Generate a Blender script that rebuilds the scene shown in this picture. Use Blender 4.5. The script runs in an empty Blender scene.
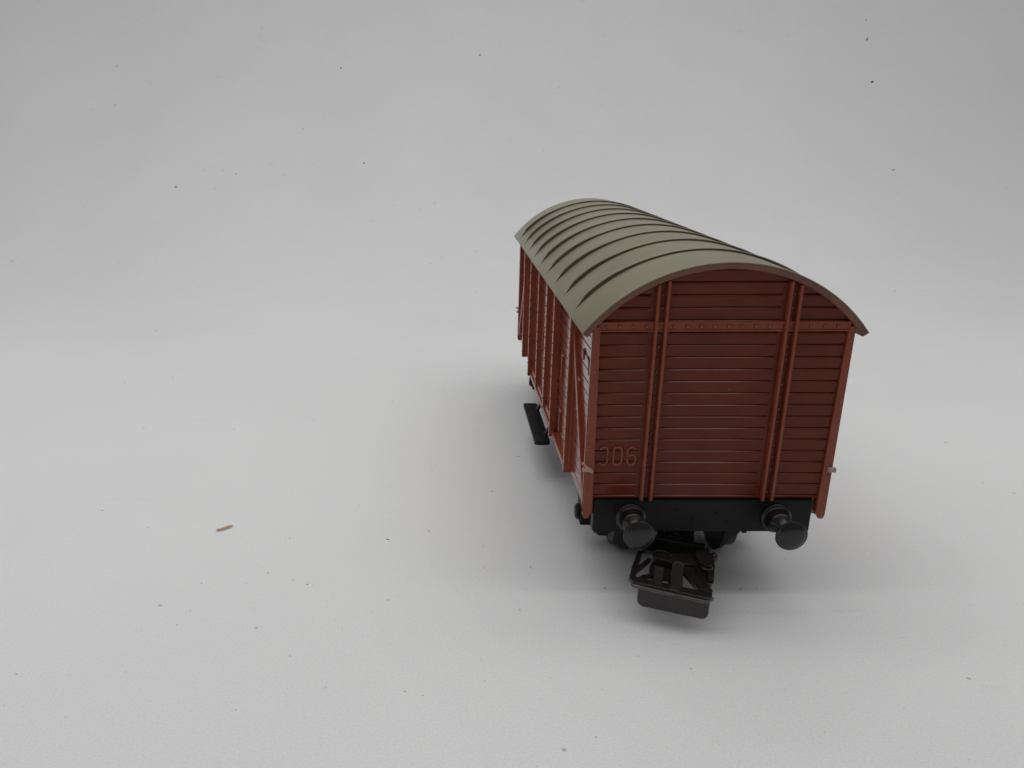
import bpy, math, random
from mathutils import Vector
random.seed(7)
PI = math.pi
S = 0.001            # everything below is written in millimetres
FZ = 14.3            # height of the wagon's floor line above the paper

# ------------------------------------------------------------------ camera
sc = bpy.context.scene
cam_d = bpy.data.cameras.new("camera")
cam = bpy.data.objects.new("camera", cam_d)
sc.collection.objects.link(cam)
sc.camera = cam
yaw, pitch, roll, f = -0.022, 0.331, -0.009, 805.402
fwd = Vector((math.sin(yaw)*math.cos(pitch), math.cos(yaw)*math.cos(pitch), -math.sin(pitch)))
r0 = Vector((math.cos(yaw), -math.sin(yaw), 0)); u0 = r0.cross(fwd)
rr = math.cos(roll)*r0 + math.sin(roll)*u0
uu = -math.sin(roll)*r0 + math.cos(roll)*u0
from mathutils import Matrix
m = Matrix((rr, uu, -fwd)).transposed().to_4x4()
m.translation = Vector((-33.729, -95.024, 44.882 + FZ))*S
cam.matrix_world = m
cam_d.sensor_width = 36
cam_d.lens = 36*f/1024
cam_d.shift_x = 85.942/1024
cam_d.shift_y = 26.223/1024
cam_d.clip_start = 0.002
cam_d.clip_end = 20
sc.render.resolution_x, sc.render.resolution_y = 1024, 768

# ------------------------------------------------------------------ light
w = bpy.data.worlds.new("World"); sc.world = w; w.use_nodes = True
bg = w.node_tree.nodes['Background']
bg.inputs[0].default_value = (0.98, 0.98, 1.0, 1)
bg.inputs[1].default_value = 0.145

def lamp(name, loc, target, sx, sy, power, col=(1, .994, .985)):
    d = bpy.data.lights.new(name, 'AREA'); d.shape = 'RECTANGLE'
    d.size, d.size_y = sx*S, sy*S; d.energy = power; d.color = col
    o = bpy.data.objects.new(name, d); sc.collection.objects.link(o)
    o.location = Vector(loc)*S
    o.rotation_euler = (Vector(target)-Vector(loc)).to_track_quat('-Z', 'Y').to_euler()
    return o
lamp("strip_lamp", (-20, -33, 340), (-20, -20, 0), 520, 34, 0.16)
lamp("strip_lamp", (-20, 62, 340), (-20, 55, 0), 520, 7, 0.055)
lamp("strip_lamp", (-20, 80, 340), (-20, 75, 0), 520, 7, 0.055)
lamp("strip_lamp", (-20, 99, 340), (-20, 95, 0), 520, 7, 0.055)
lamp("soft_lamp", (-5, 0, 290), (-5, 0, 0), 960, 320, 0.51)
lamp("soft_lamp", (-60, 296, 420), (-60, 230, 0), 480, 40, 0.25)

sc.view_settings.view_transform = 'Standard'
sc.view_settings.look = 'None'
sc.view_settings.exposure = 0
sc.view_settings.gamma = 1

# ------------------------------------------------------------------ materials
def mat(name, col, rough=.5, spec=.5, var=.06, vscale=400, bump=.0, bscale=3000, speck=None, metal=0, col2=None, rv=.1):
    m = bpy.data.materials.new(name); m.use_nodes = True
    nt = m.node_tree; b = nt.nodes['Principled BSDF']; N = nt.nodes.new; L = nt.links.new
    b.inputs['Roughness'].default_value = rough
    b.inputs['Specular IOR Level'].default_value = spec
    b.inputs['Metallic'].default_value = metal
    tc = N('ShaderNodeTexCoord')
    n = N('ShaderNodeTexNoise'); n.inputs['Scale'].default_value = vscale; n.inputs['Detail'].default_value = 6
    n.inputs['Roughness'].default_value = .6
    L(tc.outputs['Object'], n.inputs['Vector'])
    cr = N('ShaderNodeValToRGB')
    c2 = col2 or tuple(c*(1-var*3) for c in col)
    cr.color_ramp.elements[0].position = .32; cr.color_ramp.elements[1].position = .68
    cr.color_ramp.elements[0].color = (*c2, 1)
    cr.color_ramp.elements[1].color = (*[c*(1+var) for c in col], 1)
    L(n.outputs['Fac'], cr.inputs['Fac'])
    out = cr.outputs['Color']
    if speck:      # sparse specks of dust or wear
        scol, sscale, thr = speck
        v = N('ShaderNodeTexVoronoi'); v.inputs['Scale'].default_value = sscale
        L(tc.outputs['Object'], v.inputs['Vector'])
        # only a few cells carry a speck
        sx = N('ShaderNodeSeparateColor'); L(v.outputs['Color'], sx.inputs[0])
        g = N('ShaderNodeMath'); g.operation = 'GREATER_THAN'; g.inputs[1].default_value = thr
        L(sx.outputs[0], g.inputs[0])
        sz = N('ShaderNodeMath'); sz.operation = 'MULTIPLY'; sz.inputs[1].default_value = .10
        L(sx.outputs[1], sz.inputs[0])
        d = N('ShaderNodeMath'); d.operation = 'LESS_THAN'
        L(v.outputs['Distance'], d.inputs[0]); L(sz.outputs[0], d.inputs[1])
        k = N('ShaderNodeMath'); k.operation = 'MULTIPLY'
        L(g.outputs[0], k.inputs[0]); L(d.outputs[0], k.inputs[1])
        k2 = N('ShaderNodeMath'); k2.operation = 'MULTIPLY'; k2.inputs[1].default_value = .75
        L(k.outputs[0], k2.inputs[0])
        mx = N('ShaderNodeMix'); mx.data_type = 'RGBA'
        L(k2.outputs[0], mx.inputs[0]); L(out, mx.inputs[6]); mx.inputs[7].default_value = (*scol, 1)
        out = mx.outputs[2]
    L(out, b.inputs['Base Color'])
    # uneven gloss
    n2 = N('ShaderNodeTexNoise'); n2.inputs['Scale'].default_value = vscale*.6; n2.inputs['Detail'].default_value = 4
    L(tc.outputs['Object'], n2.inputs['Vector'])
    mr = N('ShaderNodeMapRange'); mr.inputs['To Min'].default_value = max(.05, rough-rv); mr.inputs['To Max'].default_value = min(1, rough+rv)
    L(n2.outputs['Fac'], mr.inputs['Value']); L(mr.outputs[0], b.inputs['Roughness'])
    if bump:
        n3 = N('ShaderNodeTexNoise'); n3.inputs['Scale'].default_value = bscale; n3.inputs['Detail'].default_value = 3
        L(tc.outputs['Object'], n3.inputs['Vector'])
        bp = N('ShaderNodeBump'); bp.inputs['Strength'].default_value = bump; bp.inputs['Distance'].default_value = .0001
        L(n3.outputs['Fac'], bp.inputs['Height']); L(bp.outputs[0], b.inputs['Normal'])
    return m

M_brown = mat("brown_plastic", (.150, .029, .0165), .24, .2, .05, 250, .12, 2500, speck=((.5, .32, .27), 620, .86), rv=.05)
M_side = mat("brown_plastic_glossy", (.215, .046, .028), .13, 1.0, .05, 250, .0, 2500, rv=.03)
M_edge = mat("brown_plastic_highlight", (.21, .055, .04), .15, 1.0, .05, 250, .0, 2500, rv=.05)  # same plastic, made paler and glossier to put highlights on ledges and rivets
M_post = mat("brown_plastic_post", (.275, .062, .029), .27, .35, .05, 250, .2, 2500, speck=((.5, .32, .27), 700, .93))
M_worn = mat("worn_pale_plastic", (.50, .33, .27), .55, .4, .12, 900, .3, 2500)
M_rim = mat("brown_roof_edge", (.21, .095, .068), .45, .4, .08, 300, .3, 2500, speck=((.45, .30, .25), 500, .95))
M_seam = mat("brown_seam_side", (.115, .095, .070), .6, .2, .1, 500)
M_roof = mat("grey_green_roof_paint", (.240, .216, .140), .38, .45, .05, 160, .35, 4500, speck=((.09, .07, .055), 230, .955))
M_black = mat("black_plastic", (.009, .0095, .011), .42, .2, .1, 250, .25, 2500, speck=((.4, .4, .4), 330, .965))
M_coup = mat("brown_black_metal", (.024, .0185, .017), .28, .55, .12, 500, .4, 3000, speck=((.30, .26, .24), 900, .93))
M_buffer = mat("buffer_black", (.014, .011, .010), .25, .5, .1, 500, .2, 3000, speck=((.25, .22, .2), 900, .95), rv=.06)
M_lip = mat("worn_dark_metal", (.085, .078, .072), .32, .6, .15, 900, .2, 3000)
M_wheel = mat("dark_wheel_plastic", (.012, .010, .0095), .4, .3, .1, 400)
M_steel = mat("axle_steel", (.35, .34, .33), .35, .5, .08, 400, metal=1)
M_dust = mat("dust_fleck", (.25, .24, .235), .9, .2, .2, 900)
M_crumb = mat("tan_fibre", (.72, .52, .31), .8, .2, .1, 900, col2=(.42, .28, .15))

def paper_mat():
    m = bpy.data.materials.new("white_paper"); m.use_nodes = True
    nt = m.node_tree; b = nt.nodes['Principled BSDF']; N = nt.nodes.new; L = nt.links.new
    b.inputs['Roughness'].default_value = .75; b.inputs['Specular IOR Level'].default_value = .25
    tc = N('ShaderNodeTexCoord')
    def noise(scale, detail=5, rough=.55, vec=None):
        n = N('ShaderNodeTexNoise'); n.inputs['Scale'].default_value = scale; n.inputs['Detail'].default_value = detail
        n.inputs['Roughness'].default_value = rough
        L(vec or tc.outputs['Object'], n.inputs['Vector']); return n.outputs['Fac']
    def mul(a, lo, hi, fl, fh):
        r = N('ShaderNodeMapRange'); r.inputs['From Min'].default_value = fl; r.inputs['From Max'].default_value = fh
        r.inputs['To Min'].default_value = lo; r.inputs['To Max'].default_value = hi
        L(a, r.inputs['Value']); return r.outputs[0]
    def times(a, c):
        q = N('ShaderNodeMath'); q.operation = 'MULTIPLY'; L(a, q.inputs[0]); L(c, q.inputs[1]); return q.outputs[0]
    v = mul(noise(14, 4), .965, 1.02, .3, .7)                       # cloudy paper tone
    v = times(v, mul(noise(3600, 2, .7), .94, 1.055, .3, .7))       # paper grain
    # stretched faint smudges and scuffs
    mp = N('ShaderNodeMapping'); mp.inputs['Rotation'].default_value = (0, 0, .5); mp.inputs['Scale'].default_value = (60, 260, 60)
    L(tc.outputs['Object'], mp.inputs['Vector'])
    v = times(v, mul(noise(1, 6, .65, mp.outputs[0]), 1.0, .91, .64, .78))
    # fine specks
    for sc_, thr, k in ((420, .86, .13), (190, .90, .07)):
        vo = N('ShaderNodeTexVoronoi'); vo.inputs['Scale'].default_value = sc_
        L(tc.outputs['Object'], vo.inputs['Vector'])
        s = N('ShaderNodeSeparateColor'); L(vo.outputs['Color'], s.inputs[0])
        g = N('ShaderNodeMath'); g.operation = 'GREATER_THAN'; g.inputs[1].default_value = thr; L(s.outputs[0], g.inputs[0])
        z = N('ShaderNodeMath'); z.operation = 'MULTIPLY'; z.inputs[1].default_value = k; L(s.outputs[1], z.inputs[0])
        d = N('ShaderNodeMath'); d.operation = 'LESS_THAN'; L(vo.outputs['Distance'], d.inputs[0]); L(z.outputs[0], d.inputs[1])
        q = times(g.outputs[0], d.outputs[0])
        q = times(q, s.outputs[2])
        v = times(v, mul(q, 1.0, .62, 0, 1))
    cm = N('ShaderNodeMix'); cm.data_type = 'RGBA'; cm.blend_type = 'MULTIPLY'; cm.inputs[0].default_value = 1
    cm.inputs[6].default_value = (.835, .84, .84, 1)
    L(v, cm.inputs[7]); L(cm.outputs[2], b.inputs['Base Color'])
    bp = N('ShaderNodeBump'); bp.inputs['Strength'].default_value = .25; bp.inputs['Distance'].default_value = .0001
    L(noise(3200, 2, .6), bp.inputs['Height']); L(bp.outputs[0], b.inputs['Normal'])
    return m
M_paper = paper_mat()

# ------------------------------------------------------------------ mesh helpers
class MB:
    def __init__(s): s.v = []; s.f = []; s.sm = []
    def add(s, vs, fs, smooth=False):
        o = len(s.v); s.v += [tuple(p) for p in vs]; s.f += [tuple(i+o for i in q) for q in fs]; s.sm += [smooth]*len(fs)
    def box(s, x0, x1, y0, y1, z0, z1):
        s.add([(x0,y0,z0),(x1,y0,z0),(x1,y1,z0),(x0,y1,z0),(x0,y0,z1),(x1,y0,z1),(x1,y1,z1),(x0,y1,z1)],
              [(0,3,2,1),(4,5,6,7),(0,1,5,4),(1,2,6,5),(2,3,7,6),(3,0,4,7)]); return s
    def loft(s, rings, smooth=False, caps=True, closed=False):
        n = len(rings[0]); vs = [p for r in rings for p in r]; fs = []
        R = len(rings)
        for i in range(R if closed else R-1):
            for j in range(n):
                a = i*n+j; b_ = i*n+(j+1) % n; c = ((i+1) % R)*n+(j+1) % n; d = ((i+1) % R)*n+j
                fs.append((a, b_, c, d))
        s.add(vs, fs, smooth)
        if caps and not closed:
            o = len(s.v)-len(vs)
            s.f.append(tuple(o+k for k in reversed(range(n)))); s.sm.append(False)
            s.f.append(tuple(o+(R-1)*n+k for k in range(n))); s.sm.append(False)
        return s
    def prism(s, poly, fn, a0, a1):
        """poly: 2-D points, fn(p, a) -> 3-D point"""
        return s.loft([[fn(p, a0) for p in poly], [fn(p, a1) for p in poly]])
    def lathe(s, prof, o, ax, n=28):
        ax = Vector(ax).normalized(); t = Vector((0,0,1)) if abs(ax.z) < .9 else Vector((1,0,0))
        a = ax.cross(t).normalized(); b_ = ax.cross(a); o = Vector(o)
        rings = [[o+ax*h+(a*math.cos(2*PI*k/n)+b_*math.sin(2*PI*k/n))*max(r, .001) for k in range(n)] for h, r in prof]
        return s.loft(rings, smooth=True)
    def cyl(s, p0, p1, r0, r1=None, n=20):
        p0, p1 = Vector(p0), Vector(p1); r1 = r0 if r1 is None else r1
        l = (p1-p0).length
        return s.lathe([(0, r0), (l, r1)], p0, p1-p0, n)
    def tube(s, pts, r, n=8, closed=False):
        pts = [Vector(p) for p in pts]; rings = []; N_ = len(pts); up = None
        for i, p in enumerate(pts):
            if closed: t = pts[(i+1) % N_]-pts[i-1]
            else: t = pts[min(i+1, N_-1)]-pts[max(i-1, 0)]
            t.normalize()
            if up is None:
                up = Vector((0,1,0)) if abs(t.y) < .9 else Vector((0,0,1))
            a = t.cross(up).normalized(); b_ = a.cross(t).normalized()
            rings.append([p+(a*math.cos(2*PI*k/n)+b_*math.sin(2*PI*k/n))*r for k in range(n)])
        return s.loft(rings, smooth=True, closed=closed)
    def dome(s, c, nrm, r, h, n=8):
        """little rivet head: a flattened dome"""
        return s.lathe([(-.05, r), (h*.45, r*.92), (h*.85, r*.55), (h, .02)], c, nrm, n)
    def bar(s, p0, p1, wdir, wd, th_dir, th):
        """straight bar from p0 to p1, wd wide along wdir, th thick along th_dir"""
        p0, p1 = Vector(p0), Vector(p1); a = Vector(wdir)*wd/2; t = Vector(th_dir)*th/2
        return s.loft([[p-a-t, p+a-t, p+a+t, p-a+t] for p in (p0, p1)])
    def build(s, name, material, parent=None, bevel=0, seg=2, root=None):
        me = bpy.data.meshes.new(name)
        base = ROOT_BASE if parent is not None else Vector((0, 0, 0))
        if root is not None: base = Vector(root)
        me.from_pydata([((Vector(p)+Vector((0, 0, FZ))-base)*S) for p in s.v], [], s.f)
        import bmesh
        bm = bmesh.new(); bm.from_mesh(me); bmesh.ops.recalc_face_normals(bm, faces=bm.faces[:]); bm.to_mesh(me); bm.free()
        for p, k in zip(me.polygons, s.sm): p.use_smooth = k
        me.materials.append(material)
        o = bpy.data.objects.new(name, me); sc.collection.objects.link(o)
        if parent is not None: o.parent = parent
        if root is not None: o.location = Vector(root)*S
        if bevel:
            b = o.modifiers.new("bevel", 'BEVEL'); b.width = bevel*S; b.segments = seg; b.limit_method = 'ANGLE'
            b.angle_limit = math.radians(40); b.harden_normals = False
        return o

# ------------------------------------------------------------------ backdrop: one sheet of paper, swept up behind
def backdrop():
    prof = [(-700, 0), (-300, 0), (-100, 0), (20, 0), (120, 0)]
    y, z, n = 120., 0., 60                    # the sheet bends gradually from floor to wall
    for i in range(n):
        t = (i+.5)/n; a = PI/2*t*t*(3-2*t)
        y += 360/n*math.cos(a); z += 360/n*math.sin(a); prof.append((y, z))
    prof += [(y, 330), (y, 520)]
    xs = [-700, -350, 0, 350, 700]
    b = MB(); vs = [(x, y, z-FZ) for (y, z) in prof for x in xs]; n = len(xs)
    b.add(vs, [(i*n+j, i*n+j+1, (i+1)*n+j+1, (i+1)*n+j) for i in range(len(prof)-1) for j in range(n-1)], True)
    o = b.build("backdrop", M_paper)
    o["kind"] = "structure"; o["label"] = "white paper sheet the wagon stands on, curving up behind it"
    return o
backdrop()

# ------------------------------------------------------------------ the wagon
LY = 96.1
ROOT_BASE = Vector((0, LY/2, 0))
wagon = bpy.data.objects.new("model_goods_wagon", None); sc.collection.objects.link(wagon)
wagon.location = ROOT_BASE*S; wagon.empty_display_size = .01
wagon["label"] = "brown model railway goods wagon with planked walls and arched grey roof standing on white paper"
wagon["category"] = "model wagon"

RR = 21.35; ZA = 30.5
def arc_z(x, r=RR): return ZA-RR+math.sqrt(max(0, r*r-x*x))
def half_at(z, r):                       # half width under an arc of radius r
    h = z-(ZA-RR)
    return math.sqrt(max(0.0, r*r-h*h)) if h > 0 else 99
PITCH = 1.53
lines = [.55+PITCH*k for k in range(20)]

def side_sign(k): return -1 if k == 0 else 1

# ---- end walls
def end_wall(near):
    fy = (lambda y: y) if near else (lambda y: LY-y)
    b = MB()
    rin = RR-.85
    # backing shell
    poly = [(-15, -.0), (15, 0)] + [(x, arc_z(x, rin)) for x in [15-30*i/24 for i in range(25)]]
    b.prism(poly, lambda p, a: (p[0], fy(a), p[1]), .60, 1.4)
    # boards
    edge = []
    zs = [0.0]+[z for z in lines if z < 30.2]+[30.6]
    for z0, z1 in zip(zs[:-1], zs[1:]):
        z1 = min(z1, ZA-.9)
        if z1-z0 < .2: continue
        jit = random.uniform(-.02, .03)
        def ring(a, c, y):
            pts = []
            for i in range(6):
                z = a+(c-a)*i/5; x = min(15.0, half_at(z, rin)); pts.append((x, fy(y), z))
            for i in range(6):
                z = c+(a-c)*i/5; x = min(15.0, half_at(z, rin)); pts.append((-x, fy(y), z))
            return pts
        g = .02
        def slab(a, c, ya, yc):
            lo = ring(a, c, 0); return [(p[0], fy(ya+(yc-ya)*(p[2]-a)/(c-a)), p[2]) for p in lo]
        lay = [slab(z0+g+.03, z1-g-.26, .37+jit, .28+jit)]
        for i in range(1, 6):
            a = PI/2*i/5; lay.append(slab(z0+g, z1-g-.26+.24*math.sin(a), .46+jit+.02*i, .28+jit+.22*(1-math.cos(a))))
        lay.append(ring(z0+g, z1-g, .64))
        nf = len(b.f); b.loft(lay)
        for q in range(nf+12, len(b.sm)-2): b.sm[q] = True
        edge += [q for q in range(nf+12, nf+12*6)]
    w_ = b.build("end_wall", M_brown, wagon)
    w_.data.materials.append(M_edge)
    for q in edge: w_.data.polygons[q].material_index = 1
    # corner strips (angle irons) with rivets
    for k in (0, 1):
        s = side_sign(k)
        b = MB()
        xo = 15.62 if s > 0 else -15.6
        # angle: face on the end, return on the side; tapers out to a hanging strap
        top, bot = 22.75, -2.75
        def wx(z): return .85+.42*(1-(z-bot)/(top-bot))
        fl = [(xo, top), (xo-s*wx(top), top), (xo-s*wx(0), 0), (xo-s*wx(-1.6), -1.7), (xo-s*.75, bot), (xo-s*.2, bot), (xo, -2.2)]
        b.prism(fl, lambda p, a: (p[0], fy(a), p[1]), -.02, .62)
        b.prism([(fy(.0), top), (fy(1.25), top), (fy(1.25), -.6), (fy(.5), -2.0), (fy(.02), -2.2)], lambda p, a: (a, p[0], p[1]), xo, xo-s*.62)
        o = b.build("corner_post", M_post, wagon, .09)
        b = MB(); z = 20.9
        while z > -1.6:
            b.dome((xo-s*.45, fy(-.02), z), (0, -1 if near else 1, 0), .17, .12)
            z -= 1.95
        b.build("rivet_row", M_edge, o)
        # lamp iron, rubbed pale
        b = MB()
        b.box(min(xo-s*.55, xo+s*.35), max(xo-s*.55, xo+s*.35), min(fy(-.35), fy(.25)), max(fy(-.35), fy(.25)), 3.95, 4.4)
        b.prism([(xo+s*.42, 5.1), (xo+s*.1, 5.1), (xo-s*.05, 4.2), (xo-s*.95, 3.75), (xo-s*.95, 4.25), (xo-s*.1, 4.75)] if k == 0 else
                [(xo+s*.3, 4.5), (xo+s*.3, 3.9), (xo-s*.7, 3.95), (xo-s*.7, 4.5)],
                lambda p, a: (p[0], fy(a), p[1]), -.45, .1)
        b.build("lamp_iron", M_worn, o, .08)
    # uprights: channel section, two ribs on a base flange
    for xc in (-7.62, 7.85):
        b = MB(); zt = arc_z(xc, rin)-.05
        fb = MB(); fb.box(xc-1.35, xc+1.15, min(fy(.3), fy(.62)), max(fy(.3), fy(.62)), .05, zt-.3)
        for dx in (-.58, .58):
            b.box(xc+dx-.19, xc+dx+.19, min(fy(-.42), fy(.5)), max(fy(-.42), fy(.5)), -.12, arc_z(abs(xc+dx)+.2, rin)-.03)
        o = b.build("end_upright", M_post, wagon, .12)
        fb.build("upright_flange", M_brown, o, .05)
        b = MB(); z = 1.0
        while z < zt-1:
            b.dome((xc, fy(.28), z), (0, -1 if near else 1, 0), .2, .24); z += 1.6
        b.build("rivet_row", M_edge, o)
    # cross rail with rivets
    b = MB()
    b.box(-15.0, 15.0, min(fy(.08), fy(.6)), max(fy(.08), fy(.6)), 22.15, 23.35)
    for z in (22.2, 23.2): b.box(-14.95, 14.95, min(fy(-.1), fy(.5)), max(fy(-.1), fy(.5)), z-.07, z+.12)
    o = b.build("cross_rail", M_post, wagon, .07)
    b = MB(); x = -14.1
    while x < 14.3:
        if min(abs(x+7.62), abs(x-7.85)) > .95:
            b.dome((x, fy(.08), 22.72), (0, -1 if near else 1, 0), .2, .24)
        x += 1.62
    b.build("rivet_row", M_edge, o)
    return w_
near_wall = end_wall(True)
end_wall(False)

# moulded running number, letters raised from the boards
def stroke(b, pts, wd, y0, y1):
    """flat raised stroke with sloped edges following pts (x, z)"""
    n = len(pts); rings = []
    for i, p in enumerate(pts):
        q0 = pts[max(i-1, 0)]; q1 = pts[min(i+1, n-1)]
        tx, tz = q1[0]-q0[0], q1[1]-q0[1]; l = math.hypot(tx, tz) or 1; nx, nz = -tz/l, tx/l
        h = wd/2
        rings.append([(p[0]-nx*h, y0, p[1]-nz*h), (p[0]-nx*h*.55, y1, p[1]-nz*h*.55),
                      (p[0]+nx*h*.55, y1, p[1]+nz*h*.55), (p[0]+nx*h, y0, p[1]+nz*h)])
    b.loft(rings)
def arcp(cx, cz, rx, rz, a0, a1, n=12):
    return [(cx+rx*math.cos(math.radians(a0+(a1-a0)*i/n)), cz+rz*math.sin(math.radians(a0+(a1-a0)*i/n))) for i in range(n+1)]
def digit(ch, x, z, wd=1.05, h=2.45):
    b = MB(); t = .36; y0, y1 = .64, .12
    cx = x+wd/2; rx = wd/2
    if ch == '3':
        p = arcp(cx, z+h*.74, rx, h*.26, 155, -80) + arcp(cx-.02, z+h*.27, rx, h*.27, 85, -150)
        stroke(b, p, t, y0, y1)
    elif ch == '0':
        p = arcp(cx, z+h-rx, rx, rx, 0, 180) + arcp(cx, z+rx, rx, rx, 180, 360) + [(x+wd, z+h-rx)]
        stroke(b, p, t, y0, y1)
    else:
        p = arcp(cx, z+h-.62, rx, .62, 35, 180) + arcp(cx, z+.72, rx, .72, 180, 360) + arcp(cx, z+.72, rx, .70, 0, 160)
        stroke(b, p, t, y0, y1)
    return b.build("raised_digit", M_post, near_wall)
for ch, x in (('3', -13.85), ('0', -12.1), ('6', -10.33)): digit(ch, x, 4.72)

# ---- side walls
PY = [15.0, 30.0, 41.5, 53.6, 65.1, 80.1]
for k in (0, 1):
    s = side_sign(k)
    b = MB()
    b.box(min(14.0*s, 14.72*s), max(14.0*s, 14.72*s), .7, LY-.7, -2.3, 22.9)
    zs = [-2.45, -.98]+[z for z in lines if z < 21.8]+[23.0]
    for z0, z1 in zip(zs[:-1], zs[1:]):
        if z1-z0 < .3: continue
        xo = 15.0*s; g = .05; j = random.uniform(-.008, .008)
        poly = [(14.6*s, z0+g), (xo-.1*s, z0+g), (xo+j*s, z0+g+.04), (xo+j*s, z1-g-.09), (xo-.2*s, z1-g), (14.6*s, z1-g)]
        b.prism(poly, lambda p, a: (p[0], a, p[1]), .65, LY-.65)
    side = b.build("side_wall", M_side, wagon)
    # sill angle
    b = MB(); b.box(min(14.6*s, 15.75*s), max(14.6*s, 15.75*s), 16.0, 65.5, -2.75, -1.9)
    b.build("side_sill", M_post, wagon, .08)
    # outer uprights
    for y in (PY[0], PY[5]):
        b = MB()
        b.box(min(14.9*s, 15.95*s), max(14.9*s, 15.9*s), y, y+1.0, -2.75, 21.8)
        b.box(min(14.9*s, 15.3*s), max(14.9*s, 15.12*s), y-.4, y+1.5, -2.0, 21.8)
        o = b.build("side_upright", M_post, wagon, .1)
        b = MB()
        for i in range(13): b.dome((15.9*s, y+.5, 20.6-i*1.85), (s, 0, 0), .2, .12)
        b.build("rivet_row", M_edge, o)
    # diagonal braces towards the corners
    for y0, y1 in ((16.6, 1.3), (LY-16.6, LY-1.3)):
        b = MB()
        b.bar((15.2*s, y0, 20.6), (15.2*s, y1, -1.4), (0, 1, 0), 1.25, (1, 0, 0), .62)
        b.build("diagonal_brace", M_post, wagon, .1)
    # sliding door with stiles, rails and handle
    b = MB()
    for z0, z1 in zip([-1.6]+lines[:-6], lines[:-5]):
        if z1 > 21: break
        b.prism([(14.85*s, z0+.05), (15.12*s, z0+.05), (15.22*s, z0+.1), (15.22*s, z1-.16), (15.0*s, z1-.05), (14.85*s, z1-.05)], lambda p, a: (p[0], a, p[1]), 30.3, 65.8)
    door = b.build("sliding_door", M_side, wagon)
    for y in PY[1:5]:
        b = MB(); out = 16.2 if y in (PY[1], PY[4]) else 15.92
        b.box(min(15.1*s, out*s), max(15.1*s, out*s), y, y+.95, -2.7 if out > 15.95 else -1.6, 21.6)
        for i in range(12): b.dome((out*s, y+.45, 20.4-i*1.85), (s, 0, 0), .18, .14)
        b.build("door_stile", M_post, door, .08)
    for z in (-1.7, 19.9):
        b = MB(); b.box(min(15.1*s, 15.5*s), max(15.1*s, 15.5*s), 31.1, 65.0, z, z+.9); b.build("door_rail", M_post, door, .08)
    b = MB(); b.tube([(15.2*s, 44.4, 8.2), (15.95*s, 44.4, 8.4), (15.95*s, 44.4, 11.6), (15.2*s, 44.4, 11.8)], .16)
    b.build("door_handle", M_post, door)
    # door runner under the eave
    b = MB(); b.box(min(15.0*s, 15.8*s), max(15.0*s, 15.8*s), 17, LY-17, 21.2, 21.8)
    for i in range(30): b.dome((15.8*s, 19+i*2, 21.5), (s, 0, 0), .22, .25)
    b.build("door_runner", M_post, wagon, .06)
    # label clip, grab irons
    b = MB(); b.tube([(15.02*s, 4.4, 15.4), (15.08*s, 4.4, 17.3), (15.08*s, 8.6, 17.8), (15.02*s, 8.6, 16.3)], .12)
    b.build("label_clip", M_post, wagon)
    for y, z0, z1 in ((10.2, 8.6, 13.4), (25.5, 8.6, 12.6), (25.5, -.2, 3.6), (LY-10.2, 8.6, 13.4)):
        b = MB(); b.box(min(14.9*s, 15.35*s), max(14.9*s, 15.35*s), y, y+.45, z0, z1)
        b.box(min(14.9*s, 15.3*s), max(14.9*s, 15.3*s), y-1.1, y+.2, z1-.3, z1)
        b.build("grab_iron", M_post, wagon, .07)

# ---- roof: painted skin on a brown edge, with raised seams
TH = math.asin(17.02/RR)
def arc_ring(r0, r1, y, n=56, th=TH):
    o = [((r1)*math.sin(-th+2*th*i/n), y, ZA-RR+r1*math.cos(-th+2*th*i/n)) for i in range(n+1)]
    i_ = [((r0)*math.sin(th-2*th*i/n), y, ZA-RR+r0*math.cos(th-2*th*i/n)) for i in range(n+1)]
    return o+i_
def arc_shell(b, prof, n=64):
    """sweep a closed (radius, y, dtheta) profile along the arc"""
    rings = []
    for i in range(n+1):
        t = -1+2*i/n; rings.append([((r)*math.sin(t*(TH+dt)), y, ZA-RR+r*math.cos(t*(TH+dt))) for r, y, dt in prof])
    b.loft(rings, smooth=False)
b = MB(); e = .45
arc_shell(b, [(RR-.85, -e+.12, 0), (RR-.75, -e, 0), (RR-.22, -e, 0), (RR-.14, -e+.06, 0), (RR-.14, LY+e-.06, 0), (RR-.22, LY+e, 0), (RR-.75, LY+e, 0), (RR-.85, LY+e-.12, 0)])
rim = b.build("roof_edge", M_rim, wagon)
b = MB()
arc_shell(b, [(RR-.16, -e-.02, .001), (RR-.04, -e-.02, .001), (RR, -e+.08, 0), (RR, LY+e-.08, 0), (RR-.04, LY+e+.02, .001), (RR-.16, LY+e+.02, .001)], 80)
roof = b.build("roof", M_roof, wagon)
for p in roof.data.polygons:
    if abs(p.normal.y) < .3 and p.area > 1e-6: p.use_smooth = True
rim.parent = roof
SEAM = [9.6, 19.5, 29.4, 39.1, 48.7, 58.3, 67.8, 77.2, 86.6]
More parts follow.
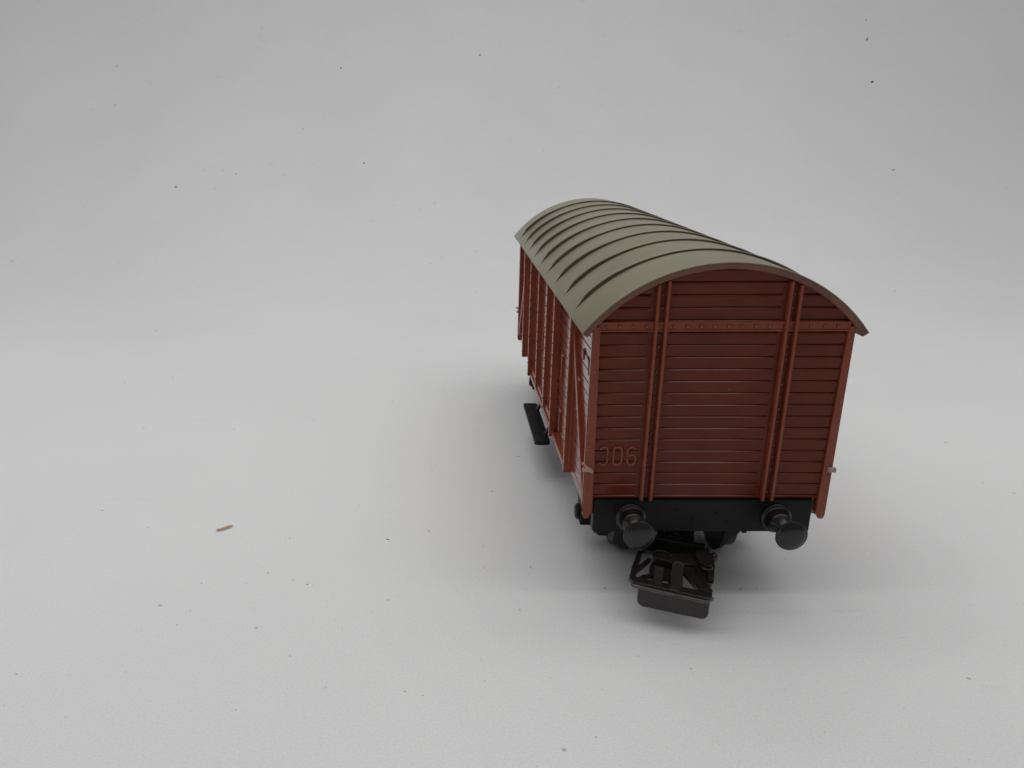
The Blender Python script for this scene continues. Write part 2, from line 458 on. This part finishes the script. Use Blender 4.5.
for y in SEAM:
    b = MB(); n = 72; t1 = TH-.035; rings = []
    for i in range(n+1):
        t = -t1+2*t1*i/n
        ed = min(1, (t1-abs(t))/.14); ed = ed*ed*(3-2*ed); h = .02+(.28+.32*math.exp(-((abs(t)/t1-.76)/.26)**2))*ed; wd = .12+.20*ed
        def P(r, yy): return (r*math.sin(t), yy, ZA-RR+r*math.cos(t))
        rings.append([P(RR-.1, y-wd-.02), P(RR+h*.8, y-wd*.95), P(RR+h, y-wd*.5), P(RR+h, y+wd*.3), P(RR+h*.6, y+wd*1.2), P(RR-.1, y+wd+.35)])
    b.loft(rings, smooth=False)
    so = b.build("roof_seam", M_roof, roof)
    so.data.materials.append(M_seam)          # darker brown on the steep near side
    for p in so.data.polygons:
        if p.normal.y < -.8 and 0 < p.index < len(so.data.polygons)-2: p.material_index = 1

# ---- underframe
b = MB(); b.box(-14.2, 14.2, 1.5, LY-1.5, -2.2, -.3); b.box(-9.4, 9.4, 3, LY-3, -5.2, -2.2)
for s in (-1, 1): b.box(min(9.6*s, 11.0*s), max(9.6*s, 11.0*s), 1.2, LY-1.2, -4.6, -2.2)
b.build("underframe", M_black, wagon, .15)
for near in (True, False):
    fy = (lambda y: y) if near else (lambda y: LY-y)
    yy = sorted((fy(-.05), fy(1.6)))
    b = MB(); b.box(-14.2, 13.85, yy[0], yy[1], -4.6, -.12)
    for x0_, x1_ in ((-13.5, -11.4), (3.7, 5.7)):
        b.prism([(x0_, -4.3), (x1_, -4.3), (x1_, -5.5), (x1_-.5, -6.1), (x0_+.5, -6.1), (x0_, -5.5)], lambda p, a: (p[0], fy(a), p[1]), 1.5, 3.4)
    hs = b.build("headstock", M_black, wagon, .16)
    b = MB(); x = -5
    for x, z in ((-1.2, -2.9), (1.6, -1.9), (3.2, -3.2), (-3.4, -1.4)): b.dome((x, fy(-.05), z), (0, -1 if near else 1, 0), .22, .14)
    b.build("bolt_head", M_black, hs)
    d = -1 if near else 1
    for s in (-1, 1):
        c = (9.36*s, fy(-.05), -2.58)
        b = MB(); b.lathe([(0, 2.0), (.22, 2.0), (.3, 1.9), (.34, 1.62), (.6, 1.58), (1.5, 1.4), (1.95, 1.28), (2.0, .85), (4.6, .75), (4.9, .7)], c, (0, d, 0), 32)
        bf = b.build("buffer", M_buffer, wagon)
        b = MB(); b.lathe([(4.5, .7), (4.72, 1.5), (4.8, 1.86), (4.92, 1.98), (5.04, 1.96), (5.1, 1.86), (5.1, 1.76), (5.2, 1.66), (5.36, 1.35), (5.46, .95), (5.52, .5), (5.54, .02)], c, (0, d, 0), 40)
        b.build("buffer_head", M_buffer, bf)

# wheelsets
for y in (14.6, LY-14.6):
    b = MB(); b.cyl((-11.6, y, -8.9), (11.6, y, -8.9), .75)
    ax = b.build("axle", M_steel, wagon)
    for s in (-1, 1):
        b = MB(); b.lathe([(0, 6.0-.4), (.15, 5.4+.0), (.7, 5.4), (.95, 4.95), (2.3, 4.8), (2.4, 4.5), (2.25, 3.9), (2.0, 3.7), (2.0, 1.5), (2.6, 1.3), (2.6, .5)], (6.5*s, y, -8.9), (s, 0, 0), 40)
        b.build("wheel", M_wheel, ax)
# axle guards, boxes and springs
for y in (14.6, LY-14.6):
    for s in (-1, 1):
        b = MB()
        b.prism([(y-5.2, -2.2), (y+5.2, -2.2), (y+2.2, -6.5), (y+1.7, -11.6), (y-1.7, -11.6), (y-2.2, -6.5)], lambda p, a: (a, p[0], p[1]), 10.6*s, 11.3*s)
        g = b.build("axle_guard", M_black, wagon, .1)
        b = MB(); b.box(min(11.2*s, 13.4*s), max(11.2*s, 13.4*s), y-1.6, y+1.6, -10.4, -7.2)
        b.lathe([(0, 1.25), (.4, 1.2), (.55, .9), (.6, .02)], (13.4*s, y, -8.8), (s, 0, 0), 20)
        b.build("axle_box", M_black, g, .25)
        b = MB()
        for i in range(5):
            l = 7.0-i*1.25; zc = -5.1-i*.42
            pts = []
            for j in range(13):
                t = -1+2*j/12; pts.append((t*l, zc-.1+(t*t)*l*l*.028))
            lo = [(y+p, z-.17) for p, z in pts]; hi = [(y+p, z+.17) for p, z in reversed(pts)]
            b.prism(lo+hi, lambda p, a: (a, p[0], p[1]), 12.2*s, 13.4*s)
        for e_ in (-1, 1):
            b.cyl((12.0*s, y+7.1*e_, -3.7), (13.8*s, y+7.1*e_, -3.7), .5, n=14)
            b.box(min(12.4*s, 13.3*s), max(12.4*s, 13.3*s), y+7.1*e_-.35, y+7.1*e_+.35, -3.7, -2.2)
        b.build("leaf_spring", M_black, g)

# footboards below the doors
def footboard(s):
    b = MB(); x0, x1 = 14.75, 17.5; y0, y1 = 37.9, 59.6; r = .6
    poly = []
    for cx, cy, a0 in ((x1-r, y0+r, -90), (x1-r, y1-r, 0), (x0+r, y1-r, 90), (x0+r, y0+r, 180)):
        for i in range(6):
            a = math.radians(a0+90*i/5); poly.append((s*(cx+r*math.cos(a)), cy+r*math.sin(a)))
    b.prism(poly, lambda p, a: (p[0], p[1], a), -7.4, -6.75)
    o = b.build("footboard", M_black, wagon, .08)
    b = MB()
    for y in (42, 55.5):
        b.bar((15.3*s, y, -7), (12.5*s, y, -2.3), (0, 1, 0), 1.2, (1, 0, 0), .5)
    b.build("footboard_bracket", M_black, o, .06)
footboard(-1); footboard(1)

# ---- couplings
def coupling(near):
    yaw_ = math.radians(-18 if near else 0)
    fy = (lambda y: y) if near else (lambda y: LY-y)
    fw = (math.sin(yaw_), -math.cos(yaw_)); rt = (math.cos(yaw_), math.sin(yaw_))
    px, py = .52, 11.75
    def T(x, D, z):
        x = x*.945 if near else x
        z = z-.05*x+.02
        return (px+rt[0]*x+fw[0]*D, fy(py+rt[1]*x+fw[1]*D), z)
    def plate(b, poly, z0, z1): b.prism(poly, lambda p, a: T(p[0], p[1], a), z0, z1)
    # drawbar and rear plate
    b = MB()
    plate(b, [(-2.4, -2), (2.4, -2), (2.6, 8.6), (-2.6, 8.6)], -8.6, -7.8)
    plate(b, [(-4.5, 8.4), (4.6, 8.4), (4.9, 9.2), (4.8, 12.2), (3.4, 13.6), (1.0, 14.4), (-2.6, 14.0), (-3.2, 12.4), (-4.4, 12.0), (-4.8, 10.5)], -8.9, -8.1)
    plate(b, [(-4.0, 8.9), (4.2, 8.9), (4.2, 9.9), (-4.0, 9.9)], -8.2, -7.3)
    plate(b, [(-2.6, 12.5), (1.5, 12.5), (1.6, 18.0), (-.2, 18.3), (-.4, 17.0), (-1.2, 17.2), (-1.4, 18.5), (-2.9, 17.2), (-3.0, 14.5)], -9.6, -9.2)
    plate(b, [(2.4, 12.0), (5.0, 11.0), (5.25, 14.0), (5.2, 17.3), (4.5, 17.5), (3.2, 15.0)], -9.0, -8.3)
    root = b.build("coupling", M_coup, wagon, .12)
    # loop: side arms and front bar
    b = MB()
    plate(b, [(-5.3, 18.3), (-5.0, 18.0), (-4.2, 18.75), (4.2, 18.9), (4.9, 18.6), (5.35, 19.0), (5.3, 19.8), (4.8, 20.35), (-4.7, 20.0), (-5.3, 19.2)], -9.35, -8.75)
    plate(b, [(-5.25, 19.0), (-5.25, 17.0), (-4.85, 12.0), (-4.2, 11.8), (-4.45, 16.2), (-4.5, 19.0)], -9.2, -8.6)
    plate(b, [(-4.55, 16.3), (-3.35, 13.4), (-2.85, 13.6), (-4.1, 16.8), (-4.5, 17.6)], -9.1, -8.6)
    plate(b, [(-4.3, 18.9), (-3.6, 17.9), (-2.1, 16.9), (-1.9, 17.4), (-3.2, 18.3), (-3.5, 19.1)], -9.15, -8.7)
    plate(b, [(5.3, 19.4), (3.5, 19.0), (1.7, 15.8), (.6, 14.0), (2.6, 13.4), (3.9, 15.6), (5.35, 18.7)], -9.15, -8.5)
    loop = b.build("coupling_loop", M_coup, root, .08)
    # rolled front lip, rubbed bright
    b = MB()
    b.tube([T(-5.2, 18.9, -9.2), T(-4.7, 20.1, -9.3), T(0, 20.35, -9.3), T(4.8, 20.5, -9.3), T(5.35, 19.5, -9.2)], .24, 10)
    b.build("loop_lip", M_lip, root)
    # bumper plate hanging below the front bar
    b = MB(); r = .9; x0, x1, z0, z1 = -4.0, 5.1, -12.1, -9.2; poly = [(x0, z1), (x0, z0+r)]
    for i in range(1, 7): a = math.radians(180+90*i/6); poly.append((x0+r+r*math.cos(a), z0+r+r*math.sin(a)))
    for i in range(7): a = math.radians(270+90*i/6); poly.append((x1-r+r*math.cos(a), z0+r+r*math.sin(a)))
    poly.append((x1, z1))
    b.prism(poly, lambda p, a: T(p[0], a, p[1]), 19.3, 20.0)
    b.build("bumper_plate", M_coup, root, .12)
    # two leaning tongues between the arms
    for (x0, x1, top) in ((0.0, 1.5, 4.4), (-2.2, -1.0, 2.9)):
        b = MB(); xc = (x0+x1)/2; h = (x1-x0)/2
        pts = [(x0, 0), (x1, 0)]+[(xc+h*math.cos(a), top-h+h*math.sin(a)) for a in [PI*i/10 for i in range(11)]]
        if x0 < -1: pts = [(x0, 0), (x1, 0), (x1, top), (x0, top)]
        def F(p, a): D = 19.0-p[1]*.40; return T(p[0], D-a, -9.2+p[1]*.66)
        b.prism(pts, F, 0, .6)
        b.build("coupling_tongue", M_coup, root, .1)
    # uncoupling lever on the right with its pins
    b = MB()
    plate(b, [(3.0, 10.6), (4.2, 10.0), (5.3, 11.2), (5.5, 14.0), (5.4, 17.6), (4.6, 17.4), (4.5, 14.6), (3.4, 14.0), (2.9, 12.2)], -8.3, -7.5)
    b.tube([T(4.45+.6*math.cos(2*PI*i/16), 15.2+.6*math.sin(2*PI*i/16), -7.45) for i in range(16)], .18, 8, closed=True)
    b.tube([T(-1.6+1.3*math.cos(PI*i/10), 13.2-1.1*math.sin(PI*i/10), -8.0) for i in range(11)], .2, 8)
    b.cyl(T(4.4, 14.6, -8.6), T(4.4, 14.6, -7.2), .55, n=16)
    b.cyl(T(3.3, 10.2, -8.6), T(4.9, 10.0, -7.9), .45, n=14)
    b.lathe([(0, .2), (.15, .5), (.5, .66), (.85, .5), (1.0, .1)], T(4.9, 10.4, -8.4), (1, .1, 0), 16)
    b.lathe([(0, .1), (.15, .35), (.4, .42), (.7, .3), (.8, .05)], T(-4.2, 11.2, -8.3), (-.3, 0, 1), 14)
    b.build("coupling_lever", M_coup, root, .08)
coupling(True); coupling(False)

# ------------------------------------------------------------------ on the paper
def fleck(b, x, y, z, r, nrm, elong=1.0):
    nrm = Vector(nrm).normalized(); t = nrm.cross(Vector((0, 1, .01))).normalized(); u = nrm.cross(t)
    n = 7; a0 = random.uniform(0, 6.28); c = Vector((x, y, z))+nrm*.01; top = c+nrm*r*.5
    ca, sa = math.cos(a0), math.sin(a0)
    ring = []
    for k in range(n):
        a = 2*PI*k/n; q = r*random.uniform(.65, 1.2); px_, py_ = q*elong*math.cos(a), q*math.sin(a)/math.sqrt(elong)
        ring.append(c+t*(px_*ca-py_*sa)+u*(px_*sa+py_*ca))
    o = len(b.v); b.v += [tuple(p) for p in ring]+[tuple(top)]
    for k in range(n): b.f.append((o+k, o+(k+1) % n, o+n)); b.sm.append(False)
    b.f.append(tuple(o+k for k in reversed(range(n)))); b.sm.append(False)
DUST = [(-78.13, 64.78, -14.3, 0.17, 0, 1), (-58.74, 5.76, -14.3, 0.157, 0, 1), (-67.51, 3.01, -14.3, 0.112, 0, 1), (-67.77, -7.17, -14.3, 0.122, 0, 1), (-52.59, 2.69, -14.3, 0.139, 0, 1), (-42.22, 15.84, -14.3, 0.231, 0, 1), (-41.13, -1.18, -14.3, 0.134, 0, 1), (-38.08, -19.9, -14.3, 0.101, 0, 1), (-56.3, -23.13, -14.3, 0.087, 0, 1), (-25.18, 33.46, -14.3, 0.174, 0, 1), (-46.99, -19.37, -14.3, 0.073, 0, 1), (-27.69, 13.67, -14.3, 0.121, 0, 1), (-83.47, -17.17, -14.3, 0.117, 0, 1), (-80.95, 19.74, -14.3, 0.112, 0, 1), (-74.42, -24.4, -14.3, 0.07, 0, 1), (-21.12, 7.6, -14.3, 0.13, 0, 1), (-11.6, 1.98, -14.3, 0.178, 0, 1), (-23.66, -3.48, -14.3, 0.125, 0, 1), (-10.5, -13.21, -14.3, 0.095, 0, 1), (-17.95, -26.92, -14.3, 0.093, 0, 1), (9.19, 2.09, -14.3, 0.123, 0, 1), (-43.06, -3.95, -14.3, 0.079, 0, 1), (-52.12, -13.52, -14.3, 0.096, 0, 1), (-151.81, 272.64, 23.37, 0.576, -0.6, 0.8), (-126.16, 278.86, 28.43, 0.493, -0.66, 0.75), (-69.0, 283.45, 32.54, 0.54, -0.69, 0.72), (-205.84, 225.32, -1.89, 0.32, -0.32, 0.95), (-124.94, 153.88, -13.84, 0.286, -0.04, 1.0), (-103.39, 103.13, -14.3, 0.194, 0, 1), (164.91, 310.26, 65.62, 0.832, -0.86, 0.51), (164.31, 320.19, 84.77, 0.606, -0.91, 0.41), (-15.94, 317.8, 79.54, 0.47, -0.9, 0.44), (-81.37, 315.2, 74.37, 0.424, -0.88, 0.48), (-187.85, 316.22, 76.36, 0.308, -0.9, 0.44), (-187.17, 305.86, 58.74, 0.305, -0.82, 0.57), (164.48, 278.28, 27.92, 0.44, -0.63, 0.77), (164.13, 323.63, 93.22, 0.42, -0.94, 0.35), (-28.97, -18.0, -14.3, 0.063, 0, 1), (-67.05, -3.97, -14.3, 0.079, 0, 1), (-69.77, -5.38, -14.3, 0.072, 0, 1), (-23.72, 22.51, -14.3, 0.089, 0, 1), (-29.48, 19.02, -14.3, 0.079, 0, 1), (-47.33, -19.38, -14.3, 0.057, 0, 1), (127.96, 194.24, -9.81, 0.232, -0.18, 0.98), (-35.65, 9.85, -14.3, 0.081, 0, 1), (-27.85, 7.29, -14.3, 0.093, 0, 1), (-42.32, 22.47, -14.3, 0.081, 0, 1), (-72.49, -8.73, -14.3, 0.063, 0, 1), (-77.11, -17.3, -14.3, 0.07, 0, 1), (-123.93, 201.49, -8.41, 0.186, -0.2, 0.98), (-151.9, 214.65, -5.22, 0.193, -0.26, 0.97), (-189.4, 261.49, 15.52, 0.217, -0.54, 0.84), (-134.19, 271.44, 22.46, 0.221, -0.6, 0.8), (-181.49, 261.42, 15.47, 0.217, -0.54, 0.84), (-104.04, 278.2, 27.86, 0.246, -0.63, 0.77), (-33.94, 226.57, -1.47, 0.218, -0.32, 0.95), (-20.33, 231.04, 0.19, 0.2, -0.35, 0.94), (-60.29, 207.23, -7.13, 0.188, -0.23, 0.97), (-180.3, 285.64, 34.64, 0.227, -0.69, 0.72), (-132.35, 280.76, 30.11, 0.225, -0.66, 0.75), (16.16, 10.06, -14.3, 0.109, 0, 1), (22.68, -9.36, -14.3, 0.068, 0, 1), (-22.88, -19.52, -14.3, 0.056, 0, 1)]
b = MB()
for x, y, z, r, ny, nz in DUST:
    fleck(b, x, y, z, r*.9, (0, ny, nz), random.choice((1, 1, 1.3, 2.2)))
for i in range(800):
    y = random.uniform(-34, 119); x = random.uniform(-90-(y+30)*.55, 60+(y+30)*.5)
    if abs(x) < 13 and -14 < y < 100: continue
    fleck(b, x, y, -FZ, random.choice((.025, .03, .035, .045)), (0, 0, 1), random.choice((1, 1, 1.5, 2.5)))
o = b.build("dust", M_dust); o["kind"] = "stuff"; o["label"] = "tiny dark dust flecks scattered over the white paper"
# the little brown fibre
b = MB(); pts = []
c0, c1 = Vector((-69.5, 18.45, -FZ+.24)), Vector((-67.3, 19.8, -FZ+.3))
for i in range(9):
    t = i/8; p = c0.lerp(c1, t); p += Vector((.07*math.sin(t*7), -.09*math.sin(t*5), 0)); pts.append(p)
rings = []
for i, p in enumerate(pts):
    r = .165*(.55+.45*math.sin(PI*min(1, .12+i/8*.8)))*random.uniform(.85, 1.15)
    rings.append([p+Vector((-.58, .81, 0))*r*1.25*math.cos(a)+Vector((0, 0, 1))*r*math.sin(a) for a in [2*PI*k/7 for k in range(7)]])
b.loft(rings)
o = b.build("crumb", M_crumb, root=(-68.4, 19.2, 0)); o["label"] = "tiny tan splinter lying alone on the white paper left of the wagon"; o["category"] = "crumb"
